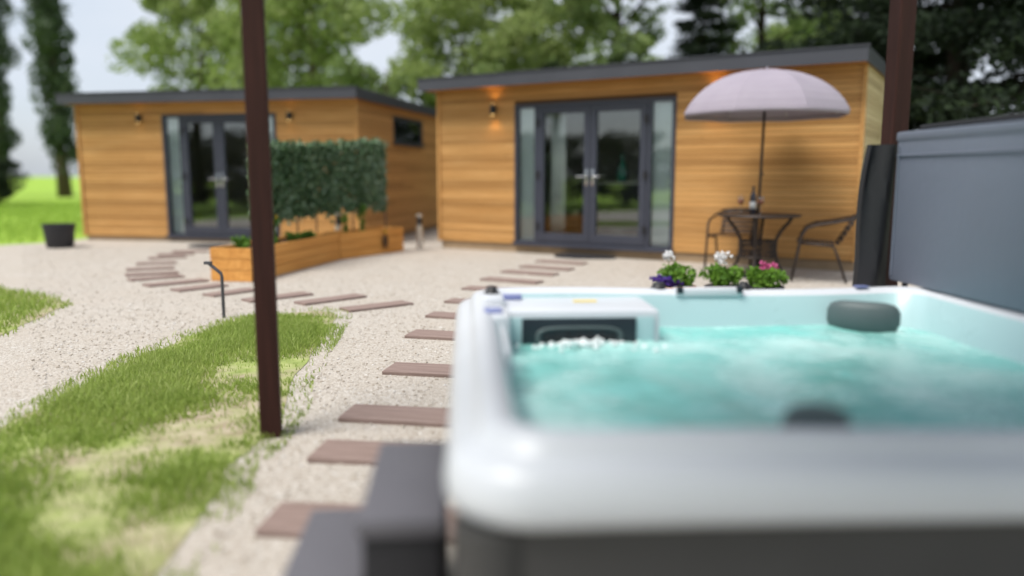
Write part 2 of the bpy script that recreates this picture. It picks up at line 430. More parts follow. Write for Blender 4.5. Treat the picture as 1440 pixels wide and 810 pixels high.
def cabin(label, loc, rz, W, D, du0, dw, side_w, z0, zt, door_top, light_u, side_win, right_mat, oh, seed, glow):
    rng = random.Random(seed)
    t = thing('timber_cabin', label, 'cabin', loc, rz, 'timber garden cabins')
    du1 = du0+dw; dz0 = z0+.005; dz1 = door_top
    # front cladding
    m = MB(); boards(m, 0, 0, W, z0, zt-.003, 0, .02, rng, holes=[(du0, du1, z0-.1, dz1)])
    m.build('front_cladding', 'larch', t)
    m = MB(); boards(m, 1, .024, D, z0, zt-.003, W-.001, -.02, rng, holes=side_win and [(side_win[0], side_win[1], side_win[2], side_win[3])] or ())
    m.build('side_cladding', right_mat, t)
    m = MB(); boards(m, 1, .024, D, z0, zt-.003, .001, .02, rng); m.build('side_cladding', 'larch', t)
    # solid wall behind the boards
    m = MB(); wt = .12
    m.box(.022, du0-.001, .022, wt, z0, zt-.004).box(du1+.001, W-.024, .022, wt, z0, zt-.004).box(du0-.001, du1+.001, .022, wt, dz1+.001, zt-.004)
    if side_win:
        a, b, c, d = side_win
        m.box(W-wt, W-.024, wt+.001, a, z0, zt-.004).box(W-wt, W-.024, b, D-.001, z0, zt-.004).box(W-wt, W-.024, a, b, z0, c).box(W-wt, W-.024, a, b, d, zt-.004)
    else: m.box(W-wt, W-.024, wt+.001, D-.001, z0, zt-.004)
    m.box(.024, wt, wt+.001, D-.001, z0, zt-.004).box(wt+.001, W-wt-.001, D-wt, D, z0, zt-.004)
    m.build('wall', 'dark_backing', t)
    # room lining
    y1 = min(D-wt-.02, 3.4); m = MB()
    m.box(wt+.002, W-wt-.002, y1, y1+.01, z0+.03, zt-.06)
    m.box(wt+.002, wt+.012, wt+.004, y1-.002, z0+.03, zt-.06)
    m.box(wt+.002, W-wt-.002, wt+.004, y1-.002, zt-.058, zt-.05)
    m.build('interior_lining', 'cream_wall', t)
    MB().box(wt+.002, W-wt-.002, wt+.004, y1, z0+.005, z0+.028).build('interior_floor', 'floor_oak', t)
    # plinth
    MB().box(.03, W-.03, .03, D-.03, -.05, z0-.004).build('plinth', 'plinth', t)
    # roof
    ol, orr, of, ob = oh
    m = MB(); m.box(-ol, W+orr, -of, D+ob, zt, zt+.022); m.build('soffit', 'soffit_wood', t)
    m = MB(); th = .16; e = .025
    m.box(-ol-e, W+orr+e, -of-e, -of-.001, zt-.012, zt+th).box(-ol-e, W+orr+e, D+ob+.001, D+ob+e, zt-.012, zt+th)
    m.box(-ol-e, -ol-.001, -of, D+ob, zt-.012, zt+th).box(W+orr+.001, W+orr+e, -of, D+ob, zt-.012, zt+th)
    f = m.build('fascia', 'roof_metal', t)
    MB().box(-ol+.002, W+orr-.002, -of+.002, D+ob-.002, zt+.024, zt+th-.02).build('roof', 'roof_felt', t)
    MB().box(-ol-e-.015, W+orr+e+.015, -of-e-.015, -of+.03, zt+th+.001, zt+th+.016).build('roof_trim', 'roof_metal', t)
    # corner trims
    for x in (-.008, W-.040):
        MB().box(x, x+.048, -.026, -.004, z0-.01, zt-.004).build('corner_trim', 'larch', t)
    # glazed door set
    fr = .055; y0, yb = -.012, .075
    m = MB()
    m.box(du0, du0+fr, y0, yb, dz0, dz1, c=.004).box(du1-fr, du1, y0, yb, dz0, dz1, c=.004)
    m.box(du0+fr, du1-fr, y0, yb, dz1-fr, dz1, c=.004).box(du0+fr, du1-fr, y0, yb, dz0, dz0+fr, c=.004)
    ms = [du0+side_w, du1-side_w]
    for x in ms: m.box(x-.03, x+.03, y0, yb, dz0+fr, dz1-fr, c=.004)
    m.box(du0-.02, du1+.02, -.05, -.014, dz0-.02, dz0+.028, c=.004)
    fo = m.build('door_frame', 'anthracite', t)
    for a, b in ((du0+fr, ms[0]-.03), (ms[1]+.03, du1-fr)):
        p = MB().box(a, b, .028, .034, dz0+fr, dz1-fr).build('sidelight', 'glass', t)
        MB().box(a-.02, b+.02, .10, .108, dz0+fr, dz1-fr).build('blind', 'blind', p)
    x0, x1 = ms[0]+.03, ms[1]-.03; xm = (x0+x1)/2
    for k, (a, b) in enumerate(((x0+.004, xm-.003), (xm+.003, x1-.004))):
        st = .095; za, zb = dz0+fr+.004, dz1-fr-.004
        m = MB()
        m.box(a, a+st, -.022, .05, za, zb, c=.005).box(b-st, b, -.022, .05, za, zb, c=.005)
        m.box(a+st, b-st, -.022, .05, zb-st, zb, c=.005).box(a+st, b-st, -.022, .05, za, za+st+.03, c=.005)
        d = m.build('door', 'anthracite', t)
        MB().box(a+st, b-st, .010, .016, za+st+.03, zb-st).build('door_glass', 'glass', d)
        hx = b-.045 if k == 0 else a+.045; sg = -1 if k == 0 else 1
        hz = z0+1.02
        h = MB(); h.box(hx-.016, hx+.016, -.034, -.0225, hz-.13, hz+.10, c=.004)
        h.tube([(hx, -.03, hz), (hx, -.075, hz), (hx+sg*.03, -.082, hz), (hx+sg*.13, -.080, hz-.004)], .011, 8)
        h.build('handle', 'chrome', d, 'auto')
        ex = a+.004 if k == 0 else b-.004
        for hz in (za+.22, (za+zb)/2, zb-.22):
            g = MB(); g.tube([(ex, -.035, hz-.06), (ex, -.035, hz+.06)], .013, 8); g.box(ex-.03, ex+.03, -.03, -.0225, hz-.045, hz+.045)
            g.build('hinge', 'black_plastic', d)
    # wall lights
    for u in light_u:
        z = 2.14
        m = MB(); m.lathe([(.036, -.075), (.040, -.068), (.040, .068), (.036, .075)], 16, (u, -.085, z)); m.box(u-.025, u+.025, -.05, -.002, z-.04, z+.04)
        l = m.build('wall_lamp', 'lamp_black', t, 'auto')
        MB().lathe([(.03, 0), (.03, .003)], 12, (u, -.085, z+.0755)).build('lamp_lens', 'lamp_glow', l)
        MB().lathe([(.03, -.003), (.03, 0)], 12, (u, -.085, z-.0755)).build('lamp_lens', 'lamp_glow', l)
        for sg in (1, -1):
            ld = bpy.data.lights.new('lamp_beam', 'SPOT'); ld.energy = glow; ld.color = (1, .55, .16); ld.spot_size = R(115); ld.spot_blend = .8; ld.shadow_soft_size = .03
            lo = bpy.data.objects.new('lamp_beam', ld); COL.objects.link(lo); lo.parent = t
            lo.location = (u, -.085, z+sg*.09); lo.rotation_euler = (0 if sg < 0 else math.pi, 0, 0)
    if side_win:
        a, b, c, d = side_win
        m = MB(); w = .05; xo, xi = W+.010, W-.07
        m.box(xi, xo, a, a+w, c, d).box(xi, xo, b-w, b, c, d).box(xi, xo, a+w, b-w, d-w, d).box(xi, xo, a+w, b-w, c, c+w)
        wi = m.build('window', 'anthracite', t)
        MB().box(W-.03, W-.024, a+w, b-w, c+w, d-w).build('pane', 'glass', wi)
        MB().box(W-.02, W+.06, a-.03, b+.03, c-.035, c-.002).build('sill', 'roof_metal', wi)
    return t

B_LOC = Vector((-1.17, 12.80, 0)); B_RZ = R(-31.2)
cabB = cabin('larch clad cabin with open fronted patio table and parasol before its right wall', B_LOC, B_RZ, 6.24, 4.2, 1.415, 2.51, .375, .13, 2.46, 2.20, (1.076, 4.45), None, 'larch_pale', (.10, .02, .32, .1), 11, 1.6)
A_LOC = Vector((-7.75, 14.4, 0)); A_RZ = R(-12)
cabA = cabin('larch clad cabin behind the ivy screen, small high window in its side', A_LOC, A_RZ, 5.33, 5.4, 1.706, 2.16, .36, .08, 2.40, 2.20, (1.30, 4.15), (1.66, 3.34, 1.76, 2.24), 'larch', (.12, .08, .26, .1), 12, .15)
cabB['label'] = 'timber cabin with patio table and parasol standing against its front wall'
cabA['label'] = 'timber cabin partly hidden behind the ivy screen, small high window in its side'
B_M = Matrix.Translation(B_LOC) @ Matrix.Rotation(B_RZ, 4, 'Z')
A_M = Matrix.Translation(A_LOC) @ Matrix.Rotation(A_RZ, 4, 'Z')

# furniture seen through the glass of the near cabin
t = thing('kitchen_counter', 'dark kitchen counter with pale worktop seen through the right cabin doors', 'counter', B_M @ Vector((1.75, 1.5, .158)), B_RZ)
m = MB(); m.box(.0, 2.9, .02, .60, 0.08, .86)
for k in range(5): m.box(.01+k*.58, .57+k*.58, 0, .018, .10, .85, c=.003)
m.build('cabinet', 'cabinet', t)
MB().box(-.03, 2.93, -.03, .62, .861, .90, c=.004).build('worktop', 'worktop', t)
v = MB(); v.lathe([(.05, 0), (.075, .02), (.085, .12), (.06, .24), (.030, .32), (.026, .40), (.036, .43), (.03, .435)], 20)
o = v.build('vase', 'vase_green', None, True); o.location = B_M @ Vector((2.42, 1.72, .158+.902))
tag(o, 'green bottle shaped vase on the worktop inside the right cabin', 'vase')
for (u, lab) in ((1.93, 'pale curtain hanging inside the left glass door of the right cabin'),):
    m = MB(); pts = [(u+i*.012, .20+.022*math.sin(i*1.1)) for i in range(22)]
    vs = []
    for x, y in pts: vs += [(x, y, .17), (x, y, 2.24), (x, y+.004, .17), (x, y+.004, 2.24)]
    fs = []
    for i in range(len(pts)-1):
        a = i*4; b = a+4
        fs += [(a, b, b+1, a+1), (a+3, b+3, b+2, a+2), (a+1, b+1, b+3, a+3), (a, a+2, b+2, b)]
    m.add(vs, fs); o = m.build('curtain', 'curtain', None, True); o.matrix_world = B_M; tag(o, lab, 'curtain')

# ------------------------------------------------------------------ stepping sleepers
def sleeper(p, q, label, w=.20, seed=0):
    rng = random.Random(seed); L = (q-p).length
    ang = math.atan2(q.y-p.y, q.x-p.x)
    m = MB(); m.box(-L/2, L/2, -w/2, w/2, -.04, .022, c=.006)
    vs = []
    for v in m.v:
        v = Vector(v); v.x += .008*noise.noise(v*9+Vector((seed, 0, 0))); v.y += .006*noise.noise(v*7+Vector((0, seed, 3))); vs.append(tuple(v))
    m.v = vs
    o = m.build('sleeper', 'sleeper_wood'); o.location = (p+q)/2; o.rotation_euler = (0, 0, ang)
    return tag(o, label, 'sleeper', 'weathered sleepers laid as stepping path')
ordn = ['first', 'second', 'third', 'fourth', 'fifth', 'sixth', 'seventh', 'eighth', 'ninth', 'tenth', 'eleventh', 'twelfth', 'thirteenth']
main = [(757, 367.8, -31), (735, 375.6, -31), (709, 382.5, -30), (681, 393, -29), (655, 406, -26), (631, 424, -22), (604, 444, -18), (577, 471, -14), (547, 520, -11), (487, 583, -9), (446, 637, -7), (378, 733, -5)]
for i, (x, y, a) in enumerate(main):
    p = G(x, y); L = .70
    q = p+Vector((math.cos(R(a))*L, math.sin(R(a))*L, 0))
    if i == 11: lab = 'sleeper touching the low tub step, nearest of the stepping path'
    elif i == 10: lab = 'brown sleeper just beyond the tub step, between step and timber post'
    elif i == 9: lab = 'brown sleeper left of the tub, second one beyond the step'
    else: lab = f'brown sleeper of the path up the right cabin doors, {ordn[i]} from the oval doormat'
    sleeper(p, q, lab, .20 if i < 7 else .24, i)
br = [(243, 355, 293, 353.5), (222, 359.5, 272, 357), (209, 364.5, 262, 362), (192, 372, 248, 370), (178, 380.5, 245, 377), (176, 388, 250, 384), (182, 395, 256, 389), (205, 403, 289, 395), (246, 410, 314, 402), (293, 417, 358, 408), (346, 424.5, 434, 414), (421, 428.5, 508, 417), (485, 437.5, 574, 427)]
for i, (a, b, c, d) in enumerate(br):
    p, q = G(a, b), G(c, d)
    mid = (p+q)/2; dv = (q-p).normalized(); L = min((q-p).length, .95)
    k = len(br)-1-i
    lab = 'reddish sleeper at the grass tip, where the branch path meets the main path' if k == 0 else f'brown sleeper of the path bending round the planter, {ordn[k]} from its grass tip end'
    sleeper(mid-dv*L/2, mid+dv*L/2, lab, .20, 40+i)

# doormats
m = MB(); n = 40; vs = []; fs = []
for j in range(n):
    q = 2*math.pi*j/n; r = 1
    x = .46*math.copysign(abs(math.cos(q))**.8, math.cos(q)); y = .27*math.copysign(abs(math.sin(q))**.75, math.sin(q))
    if x > 0: y *= 1-.55*(x/.46)
    vs += [(x, y, 0), (x*.985, y*.97, .024), (x*.9, y*.86, .027)]
for j in range(n):
    a = j*3; b = ((j+1) % n)*3
    fs += [(a, b, b+1, a+1), (a+1, b+1, b+2, a+2)]
fs += [tuple(j*3+2 for j in range(n)), tuple(j*3 for j in reversed(range(n)))]
m.add(vs, fs); mat0 = m.build('doormat', 'black_rubber'); mat0.location = G(823, 362)+Vector((0, 0, .004)); mat0.rotation_euler = (0, 0, R(-28))
tag(mat0, 'black oval doormat tapering to one side on gravel before the right cabin doors', 'doormat')
o = mat0.copy(); COL.objects.link(o); o.location = G(305, 347)+Vector((0, 0, .004)); o.rotation_euler = (0, 0, R(-8))
tag(o, 'dark doormat before the left cabin doors, beyond the planter end', 'doormat')

# ------------------------------------------------------------------ leaf helper
def leafcloud(mb_v, mb_f, c, rad, n, size, rng, flat=1.0, upbias=0.0, aspect=.6):
    for _ in range(n):
        while True:
            d = Vector((rng.uniform(-1, 1), rng.uniform(-1, 1), rng.uniform(-1, 1)))
            if .05 < d.length < 1: break
        d = d*(d.length**-.35)
        p = Vector(c)+Vector((d.x*rad[0], d.y*rad[1], d.z*rad[2]))
        a = Vector((rng.gauss(0, 1), rng.gauss(0, 1), rng.gauss(0, 1)*flat+upbias)).normalized()
        b = a.cross(Vector((rng.gauss(0, 1), rng.gauss(0, 1), rng.gauss(0, 1)))).normalized()
        s = size*rng.uniform(.6, 1.35); w = s*aspect*.5; o = len(mb_v)
        nrm = a.cross(b)*(s*.12)
        mb_v += [p-a*s*.5, p+b*w+nrm, p+a*s*.5, p-b*w+nrm]
        mb_f += [(o, o+1, o+2), (o, o+2, o+3)]
def mesh_obj(name, V, Fc, mat, parent=None):
    me = bpy.data.meshes.new(name); me.from_pydata([tuple(v) for v in V], [], Fc); me.materials.append(MATS[mat])
    o = bpy.data.objects.new(name, me); COL.objects.link(o)
    if parent: o.parent = parent
    return o

# ------------------------------------------------------------------ trees
def limbs(rng, height, spread, base_z, n, rad, kind):
    """trunk and limbs, and the points where leaf clumps sit"""
    mb = MB(); tips = []
    k = 7; pts = []; rr = []
    ox = oy = 0
    for i in range(k+1):
        f = i/k; pts.append((ox, oy, height*f*.93)); rr.append(rad*(1-f)**.8+.02)
        ox += rng.uniform(-.02, .02)*height*.4; oy += rng.uniform(-.02, .02)*height*.4
    rr[0] *= 1.35
    mb.tube(pts, rr, 9)
    def trunk_at(z):
        f = min(max(z/(height*.93), 0), 1)*k; i = min(int(f), k-1); g = f-i
        return Vector(pts[i]).lerp(Vector(pts[i+1]), g), rr[i]*(1-g)+rr[i+1]*g
    for j in range(n):
        zf = base_z+(1-base_z)*((j+.3)/n)**.9
        p, r0 = trunk_at(zf*height*.9)
        az = j*2.4+rng.uniform(-.5, .5)
        prof = math.sin(math.pi*min(1, .12+.88*(1-(zf-base_z)/(1-base_z+1e-6))*.8))**.7
        if kind == 'column': L = spread*rng.uniform(.6, 1.0)*(1 if zf < .8 else .6); rise = 2.4
        elif kind == 'conifer': L = spread*(1.05-(zf-base_z)/(1-base_z)*.85)*rng.uniform(.8, 1.1); rise = -.05
        else: L = spread*prof*rng.uniform(.7, 1.1); rise = rng.uniform(.25, .8)
        d = Vector((math.cos(az), math.sin(az), rise)).normalized()
        if kind == 'column': L = L*2.4
        e = p+d*L; mid = p+d*L*.5+Vector((0, 0, .06*L))
        mb.tube([p, mid, e], [max(.02, r0*.45), max(.015, r0*.28), .012], 6)
        for f in ((.45, .7, 1.0) if kind != 'column' else (.3, .6, 1.0)):
            tips.append((p.lerp(e, f), L*.34))
        for s in range(2):
            sd = (d+Vector((rng.uniform(-1, 1), rng.uniform(-1, 1), rng.uniform(-.4, .6)))).normalized()
            b0 = p.lerp(e, rng.uniform(.35, .8)); e2 = b0+sd*L*.45
            mb.tube([b0, e2], [.02, .008], 5); tips.append((e2, L*.3))
    return mb, tips
def make_tree(name, label, seed, height, spread, base_z, n, rad, kind, leaf, bark, per, size, rmin, group):
    rng = random.Random(seed)
    t = thing(name, label, 'tree', (0, 0, 0), 0, group)
    mb, tips = limbs(rng, height, spread, base_z, n, rad, kind)
    mb.build('trunk', bark, t, True)
    V = []; Fc = []
    for p, r in tips:
        r = max(rmin, r)*rng.uniform(.75, 1.25)
        fl = .55 if kind == 'broad' else (.35 if kind == 'conifer' else 1.1)
        leafcloud(V, Fc, p, (r, r, r*fl), int(per*rng.uniform(.6, 1.3)), size, rng)
    mesh_obj('crown', V, Fc, leaf, t)
    return t
GRP = 'trees behind the cabins'
protos = {}
def plant(key, px, d, sc, rz, label, group=GRP, zs=1.0, z=-.05):
    if key in protos: t = copy_tree(protos[key])
    else:
        spec = {
          'poplar': ('poplar_tree', 3, 17, .62, .06, 34, .22, 'column', 'leaf_poplar', 'trunk_bark', 90, .22, .50),
          'bright': ('broadleaf_tree', 5, 11, 3.4, .24, 26, .20, 'broad', 'leaf_bright', 'trunk_bark', 78, .30, .72),
          'loose': ('broadleaf_tree', 9, 13, 3.3, .34, 19, .24, 'broad', 'leaf_mid', 'trunk_dark', 62, .30, .6),
          'dark': ('conifer_tree', 14, 12, 2.6, .06, 46, .20, 'conifer', 'leaf_dark', 'trunk_dark', 210, .12, .55),
          'darkbush': ('round_shrub', 22, 4.0, 2.6, .02, 16, .07, 'broad', 'leaf_dark', 'trunk_dark', 130, .18, .6),
          'bush': ('tall_shrub', 21, 4.2, 1.7, .10, 14, .07, 'broad', 'leaf_mid', 'trunk_bark', 60, .16, .40),
        }[key]
        t = make_tree(spec[0], label, *spec[1:], group); protos[key] = t
    t.location = ((px-720)/1127*d, d, z); t.rotation_euler = (0, 0, rz); t.scale = (sc, sc, sc*zs)
    tag(t, label, 'shrub' if 'bush' in key else 'tree', group); return t
plant('poplar', 90, 42, 1.2, 0, 'tall narrow dark poplar standing beyond the lawn, clear sky either side')
plant('poplar', 4, 44, 1.1, 2.0, 'tall narrow poplar cut by the left edge of the view')
plant('bright', 288, 30, .74, .4, 'round green tree rising above the left part of the left cabin roof')
plant('bright', 452, 27, .80, 2.1, 'light green tree above the right half of the left cabin roof')
plant('loose', 380, 38, .9, 1.0, 'paler grey green tree further back, above the timber post')
plant('bright', 655, 23.5, .62, 3.6, 'bright green tree above the left corner of the right cabin roof')
plant('bright', 760, 27, .66, 5.0, 'bright green tree above the glass doors of the right cabin')
plant('loose', 868, 25, .85, .2, 'tree with bare slim trunk right of the bright green pair above the right cabin')
plant('dark', 985, 24, .62, 1.5, 'thin very dark conifer standing left of the parasol top')
plant('loose', 1058, 24, .80, 2.5, 'slim dark trunked tree standing above the parasol top')
plant('bright', 1125, 34, .72, 2.9, 'mid green tree further back right of the parasol')
plant('dark', 1228, 17.5, .95, .8, 'dark conifer at the right end of the right cabin roof')
plant('dark', 1335, 15.5, 1.1, 2.2, 'black green conifer standing behind the upright tub cover')
plant('dark', 1462, 13, 1.1, 4.0, 'black green conifer cut by the right edge of the view')
plant('bush', 548, 24, 1.1, 0, 'dark green shrub between the roofs of the two cabins')
plant('bush', 700, 22, .95, 1.2, 'leafy shrub just over the right cabin roof, under the bright tree')
plant('darkbush', -6, 30, .42, 3, 'low dark round bush on the lawn at the left edge')
plant('darkbush', 835, 22.6, .95, 1, 'dark shrub close behind the right cabin, mirrored in the small side window')
plant('bush', 930, 21, 1.0, 4.1, 'leafy shrub just over the right cabin roof, between two dark trunks')
plant('bush', 1150, 20, 1.05, 5.1, 'leafy shrub just over the right cabin roof, above the parasol edge')
# garden trees to the left of the view, mirrored in the door glass of both cabins
for i, (x, y, sc, k, lab) in enumerate((
    (-19, 4.5, .85, 'bright', 'leafy green garden tree outside the view on the left side of the plot'),
    (-20, -.5, .9, 'loose', 'grey green garden tree outside the view on the left side of the plot'),
    (-13.2, 3.6, .8, 'darkbush', 'dark round shrub outside the view at the gravel edge, before the leafy green tree'),
    (-13.6, .2, .85, 'darkbush', 'dark round shrub outside the view at the gravel edge, before the grey green tree'),
    (-13.0, -3.4, .8, 'darkbush', 'dark round shrub outside the view, near the back left corner'),
    (-13.8, 7.0, .75, 'darkbush', 'dark round shrub outside the view, farthest along the left side'))):
    t = copy_tree(protos[k]); t.location = (x, y, -.05); t.rotation_euler = (0, 0, i*1.3); t.scale = (sc, sc, sc*(.72 if 'bush' in k else 1))
    tag(t, lab, 'shrub' if 'bush' in k else 'tree', 'trees and shrubs along the left of the plot')

# ------------------------------------------------------------------ planters, ivy screen and herbs
pA, pB, pC = G(355, 397), G(478, 365.5), G(568, 353)
def planter(a, b, w, h, label, seed):
    rng = random.Random(seed); d = b-a; L = d.length; ang = math.atan2(d.y, d.x)
    t = thing('planter_box', label, 'planter', a, ang, 'larch planter boxes')
    for nm, y in (('long_side', 0), ('long_side', w-.03)):
        m = MB()
        for k in range(3): m.box(0.002, L-.002, y, y+.03, .004+k*h/3, (k+1)*h/3-.002, c=.003)
        m.build(nm, 'planter_wood', t)
    for x in (.002, L-.032):
        m = MB()
        for k in range(3): m.box(x, x+.03, .031, w-.031, .004+k*h/3, (k+1)*h/3-.002, c=.003)
        m.build('end_side', 'planter_wood', t)
    m = MB(); nx, ny = 14, 6; vs = []; fs = []
    for i in range(nx+1):
        for j in range(ny+1):
            x = .034+(L-.07)*i/nx; y = .033+(w-.066)*j/ny
            vs.append((x, y, h-.05+.03*noise.noise(Vector((x*6, y*6, seed)))))
    for i in range(nx):
        for j in range(ny): q = i*(ny+1)+j; fs.append((q, q+ny+1, q+ny+2, q+1))
    m.add(vs, fs); m.build('soil', 'soil', t, True)
    return t
PW = .50; PH = .372
planter(pA, pB, PW, PH, 'honey coloured planter box with the nearer end showing, left of the seam', 1)
dBC = (pC-pB).normalized()
planter(pB+dBC*.006+Vector((.003, 0, 0)), pC, .42, PH, 'honey coloured planter box with the bronze ornament hanging on its side', 2)

nAB = Vector((-(pB-pA).y, (pB-pA).x, 0)).normalized(); nBC = Vector((-dBC.y, dBC.x, 0))
q1 = pB+nAB*.33; q0 = (pA+nAB*.36).lerp(q1, .30); q2 = pC+nBC*.25-dBC*.12
t = thing('ivy_screen', 'dense artificial ivy screen on thin stakes rising from the planters', 'screen', q1)
rng = random.Random(44); V = []; Fc = []
segs = [(q0-q1, Vector((0, 0, 0))), (Vector((0, 0, 0)), q2-q1)]
def scr_z(f): return (.66+.04*f, 1.52+.16*f)
for si, (a, b) in enumerate(segs):
    L = (b-a).length; dv = (b-a)/L; nv = Vector((-dv.y, dv.x, 0))
    cnt = int(L*3400)
    for _ in range(cnt):
        f = rng.random(); ff = (si+f)/2; z0, z1 = scr_z(ff); z0 -= .03
        edge = .06*noise.noise(Vector((f*L*9, si*5, 0)))+.03*rng.gauss(0, 1)
        if rng.random() < .04: edge -= rng.uniform(.03, .12)
        z = rng.uniform(z0+edge, z1+edge*.7); p = a+dv*(f*L)
        bul = .05+.04*noise.noise(Vector((f*L*3, z*3, si)))
        p = p+nv*rng.uniform(-bul, bul); p.z = z
        leafcloud(V, Fc, p, (.01, .01, .01), 1, .075, rng, 1.0, -.4, .75)
mesh_obj('ivy_foliage', V, Fc, 'leaf_ivy', t)
m = MB()
for a, b in segs:
    dv = (b-a).normalized(); nv = Vector((-dv.y, dv.x, 0)); L = (b-a).length
    for k in range(9):
        z = .72+k*.1; m.tube([a+Vector((0, 0, z)), b+Vector((0, 0, z))], .004, 5)
    for k in range(int(L/.12)): p = a+dv*k*.12; m.tube([p+Vector((0, 0, .70)), p+Vector((0, 0, 1.5))], .004, 5)
m.build('mesh_backing', 'leaf_dark', t)
for f in (.02, .33, .66, 1.0):
    p = (q0-q1)*(1-f); MB().tube([p+Vector((0, 0, .2)), p+Vector((.01, 0, 1.45))], .011, 8).build('stake', 'stake_metal', t, True)
for f in (.5, 1.0):
    p = (q2-q1)*f; MB().tube([p+Vector((0, 0, .2)), p+Vector((.005, 0, 1.55))], .011, 8).build('stake', 'stake_metal', t, True)

def herb(loc, h, spread, n, label, flower=None, seed=0):
    rng = random.Random(seed); t = thing('herb_plant', label, 'plant', loc, 0, 'plants growing in the planters')
    st = MB(); V = []; Fc = []; V2 = []; F2 = []
    for k in range(n):
        a = rng.uniform(0, 6.28); r = spread*rng.uniform(.2, 1); hh = h*rng.uniform(.55, 1)
        e = Vector((math.cos(a)*r, math.sin(a)*r, hh)); mid = Vector((e.x*.3, e.y*.3, hh*.6))
        st.tube([(0, 0, -.05), mid, e], [.004, .003, .002], 5)
        for f in range(7):
            p = mid.lerp(e, f/6) if f > 2 else Vector((0, 0, 0)).lerp(mid, (f+1)/4)
            leafcloud(V, Fc, p, (.035, .035, .03), 5, .05, rng)
        if flower: leafcloud(V2, F2, e+Vector((0, 0, .02)), (.02, .02, .02), 10, .03, rng)
    st.build('stems', 'leaf_herb', t); mesh_obj('leaves', V, Fc, 'leaf_herb', t)
    if flower: mesh_obj('flowers', V2, F2, flower, t)
ab = pB-pA
for i, (f, o, h, sp, n, lab, fl) in enumerate((
    (.08, .20, .16, .14, 9, 'short green herb at the near end of the planter, left of the post', None),
    (.30, .16, .16, .13, 9, 'low green herb in the planter just right of the timber post', None),
    (.42, .24, .34, .10, 5, 'tall wispy herb with small yellow flowers right of the timber post', 'petal_yellow'),
    (.55, .18, .13, .15, 10, 'spreading low herb in the middle of the nearer planter', None),
    (.74, .2, .12, .15, 10, 'spreading low herb near the seam of the two planters', None))):
    herb(pA+ab*f+nAB*o+Vector((0, 0, .31)), h, sp, n, lab, fl, 60+i)
for i, (f, o, h, sp, n, lab) in enumerate(((.25, .2, .32, .09, 5, 'thin climbing plant in the farther planter, left of the steel bollard'), (.50, .2, .46, .10, 6, 'tall green climber in the farther planter beside the steel bollard'))):
    herb(pB+(pC-pB)*f+nBC*o+Vector((0, 0, .31)), h, sp, n, lab, None, 80+i)

# bronze ornament on the planter side
c = AT(543, 333, 0.97*G(543, 356).y)
fr = (pB-Vector((0, 0, 0)))
pf = pB+dBC*((543-478)/90*(pC-pB).length*.92)
t = thing('hanging_ornament', 'small bronze beetle shaped ornament with yellow top hung on the planter side', 'ornament', Vector((pf.x, pf.y, .20))-nBC*.032, math.atan2(dBC.y, dBC.x))
b = MB(); b.lathe([(.004, -.10), (.045, -.075), (.068, -.02), (.062, .04), (.035, .075), (.02, .085)], 18, (0, 0, 0), Matrix.Diagonal((1, .4, 1, 1)))
b.build('body', 'bronze', t, True)
for s in (-1, 1): MB().tube([(s*.025, 0, -.08), (s*.035, -.005, -.125)], .009, 8).build('leg', 'bronze', t, True)
k = MB(); k.tube([(0, 0, .08), (0, 0, .15), (.012, .025, .175), (.0, .05, .165)], .007, 8); k.build('hook', 'bronze', t, True)
V = []; Fc = []; leafcloud(V, Fc, (0, -.004, .13), (.02, .015, .035), 26, .028, random.Random(5)); mesh_obj('blossom', V, Fc, 'petal_yellow', t)

# bollard lights
def bollard(loc, h, label):
    t = thing('bollard_light', label, 'bollard', loc, 0, 'steel bollard lights')
    MB().lathe([(.075, 0), (.075, .008), (.052, .010), (.050, h*.70)], 20).build('shaft', 'steel', t, 'auto')
    MB().lathe([(.040, h*.70), (.040, h*.93)], 20).build('lens', 'black_plastic', t, 'auto')
    MB().lathe([(.052, h*.93), (.054, h*.935), (.052, h), (.045, h+.006)], 20).build('cap', 'steel', t, 'auto')
bollard(G(590.5, 350.5), .55, 'short steel bollard light on the gravel by the right cabin corner')
bollard(pB+nBC*.55+dBC*.62, .62, 'short steel bollard light half hidden behind the farther planter')

# bent metal stake at the lawn edge
t = MB(); g = G(315, 447)
t.tube([(0, 0, -.05), (0, 0, .34), (-.006, 0, .37), (-.10, 0, .45)], [.014, .014, .014, .014], 8)
t.box(-.135, -.08, -.022, .022, .445, .468)
o = t.build('garden_stake', 'stake_metal', None, 'auto'); o.location = g
tag(o, 'dark metal stake with bent top at the lawn edge before the planter end', 'stake')

# dark tub at the left cabin corner
t = thing('plant_tub', 'dark round tub standing on the lawn edge by the left cabin corner', 'tub', G(85, 348))
MB().lathe([(.18, 0), (.20, .02), (.235, .34), (.25, .345), (.25, .385), (.225, .385), (.215, .32), (.02, .32)], 28).build('pot', 'pot_black', t, 'auto')
MB().lathe([(.21, .325), (.1, .345), (.01, .35)], 20).build('soil', 'soil', t, True)

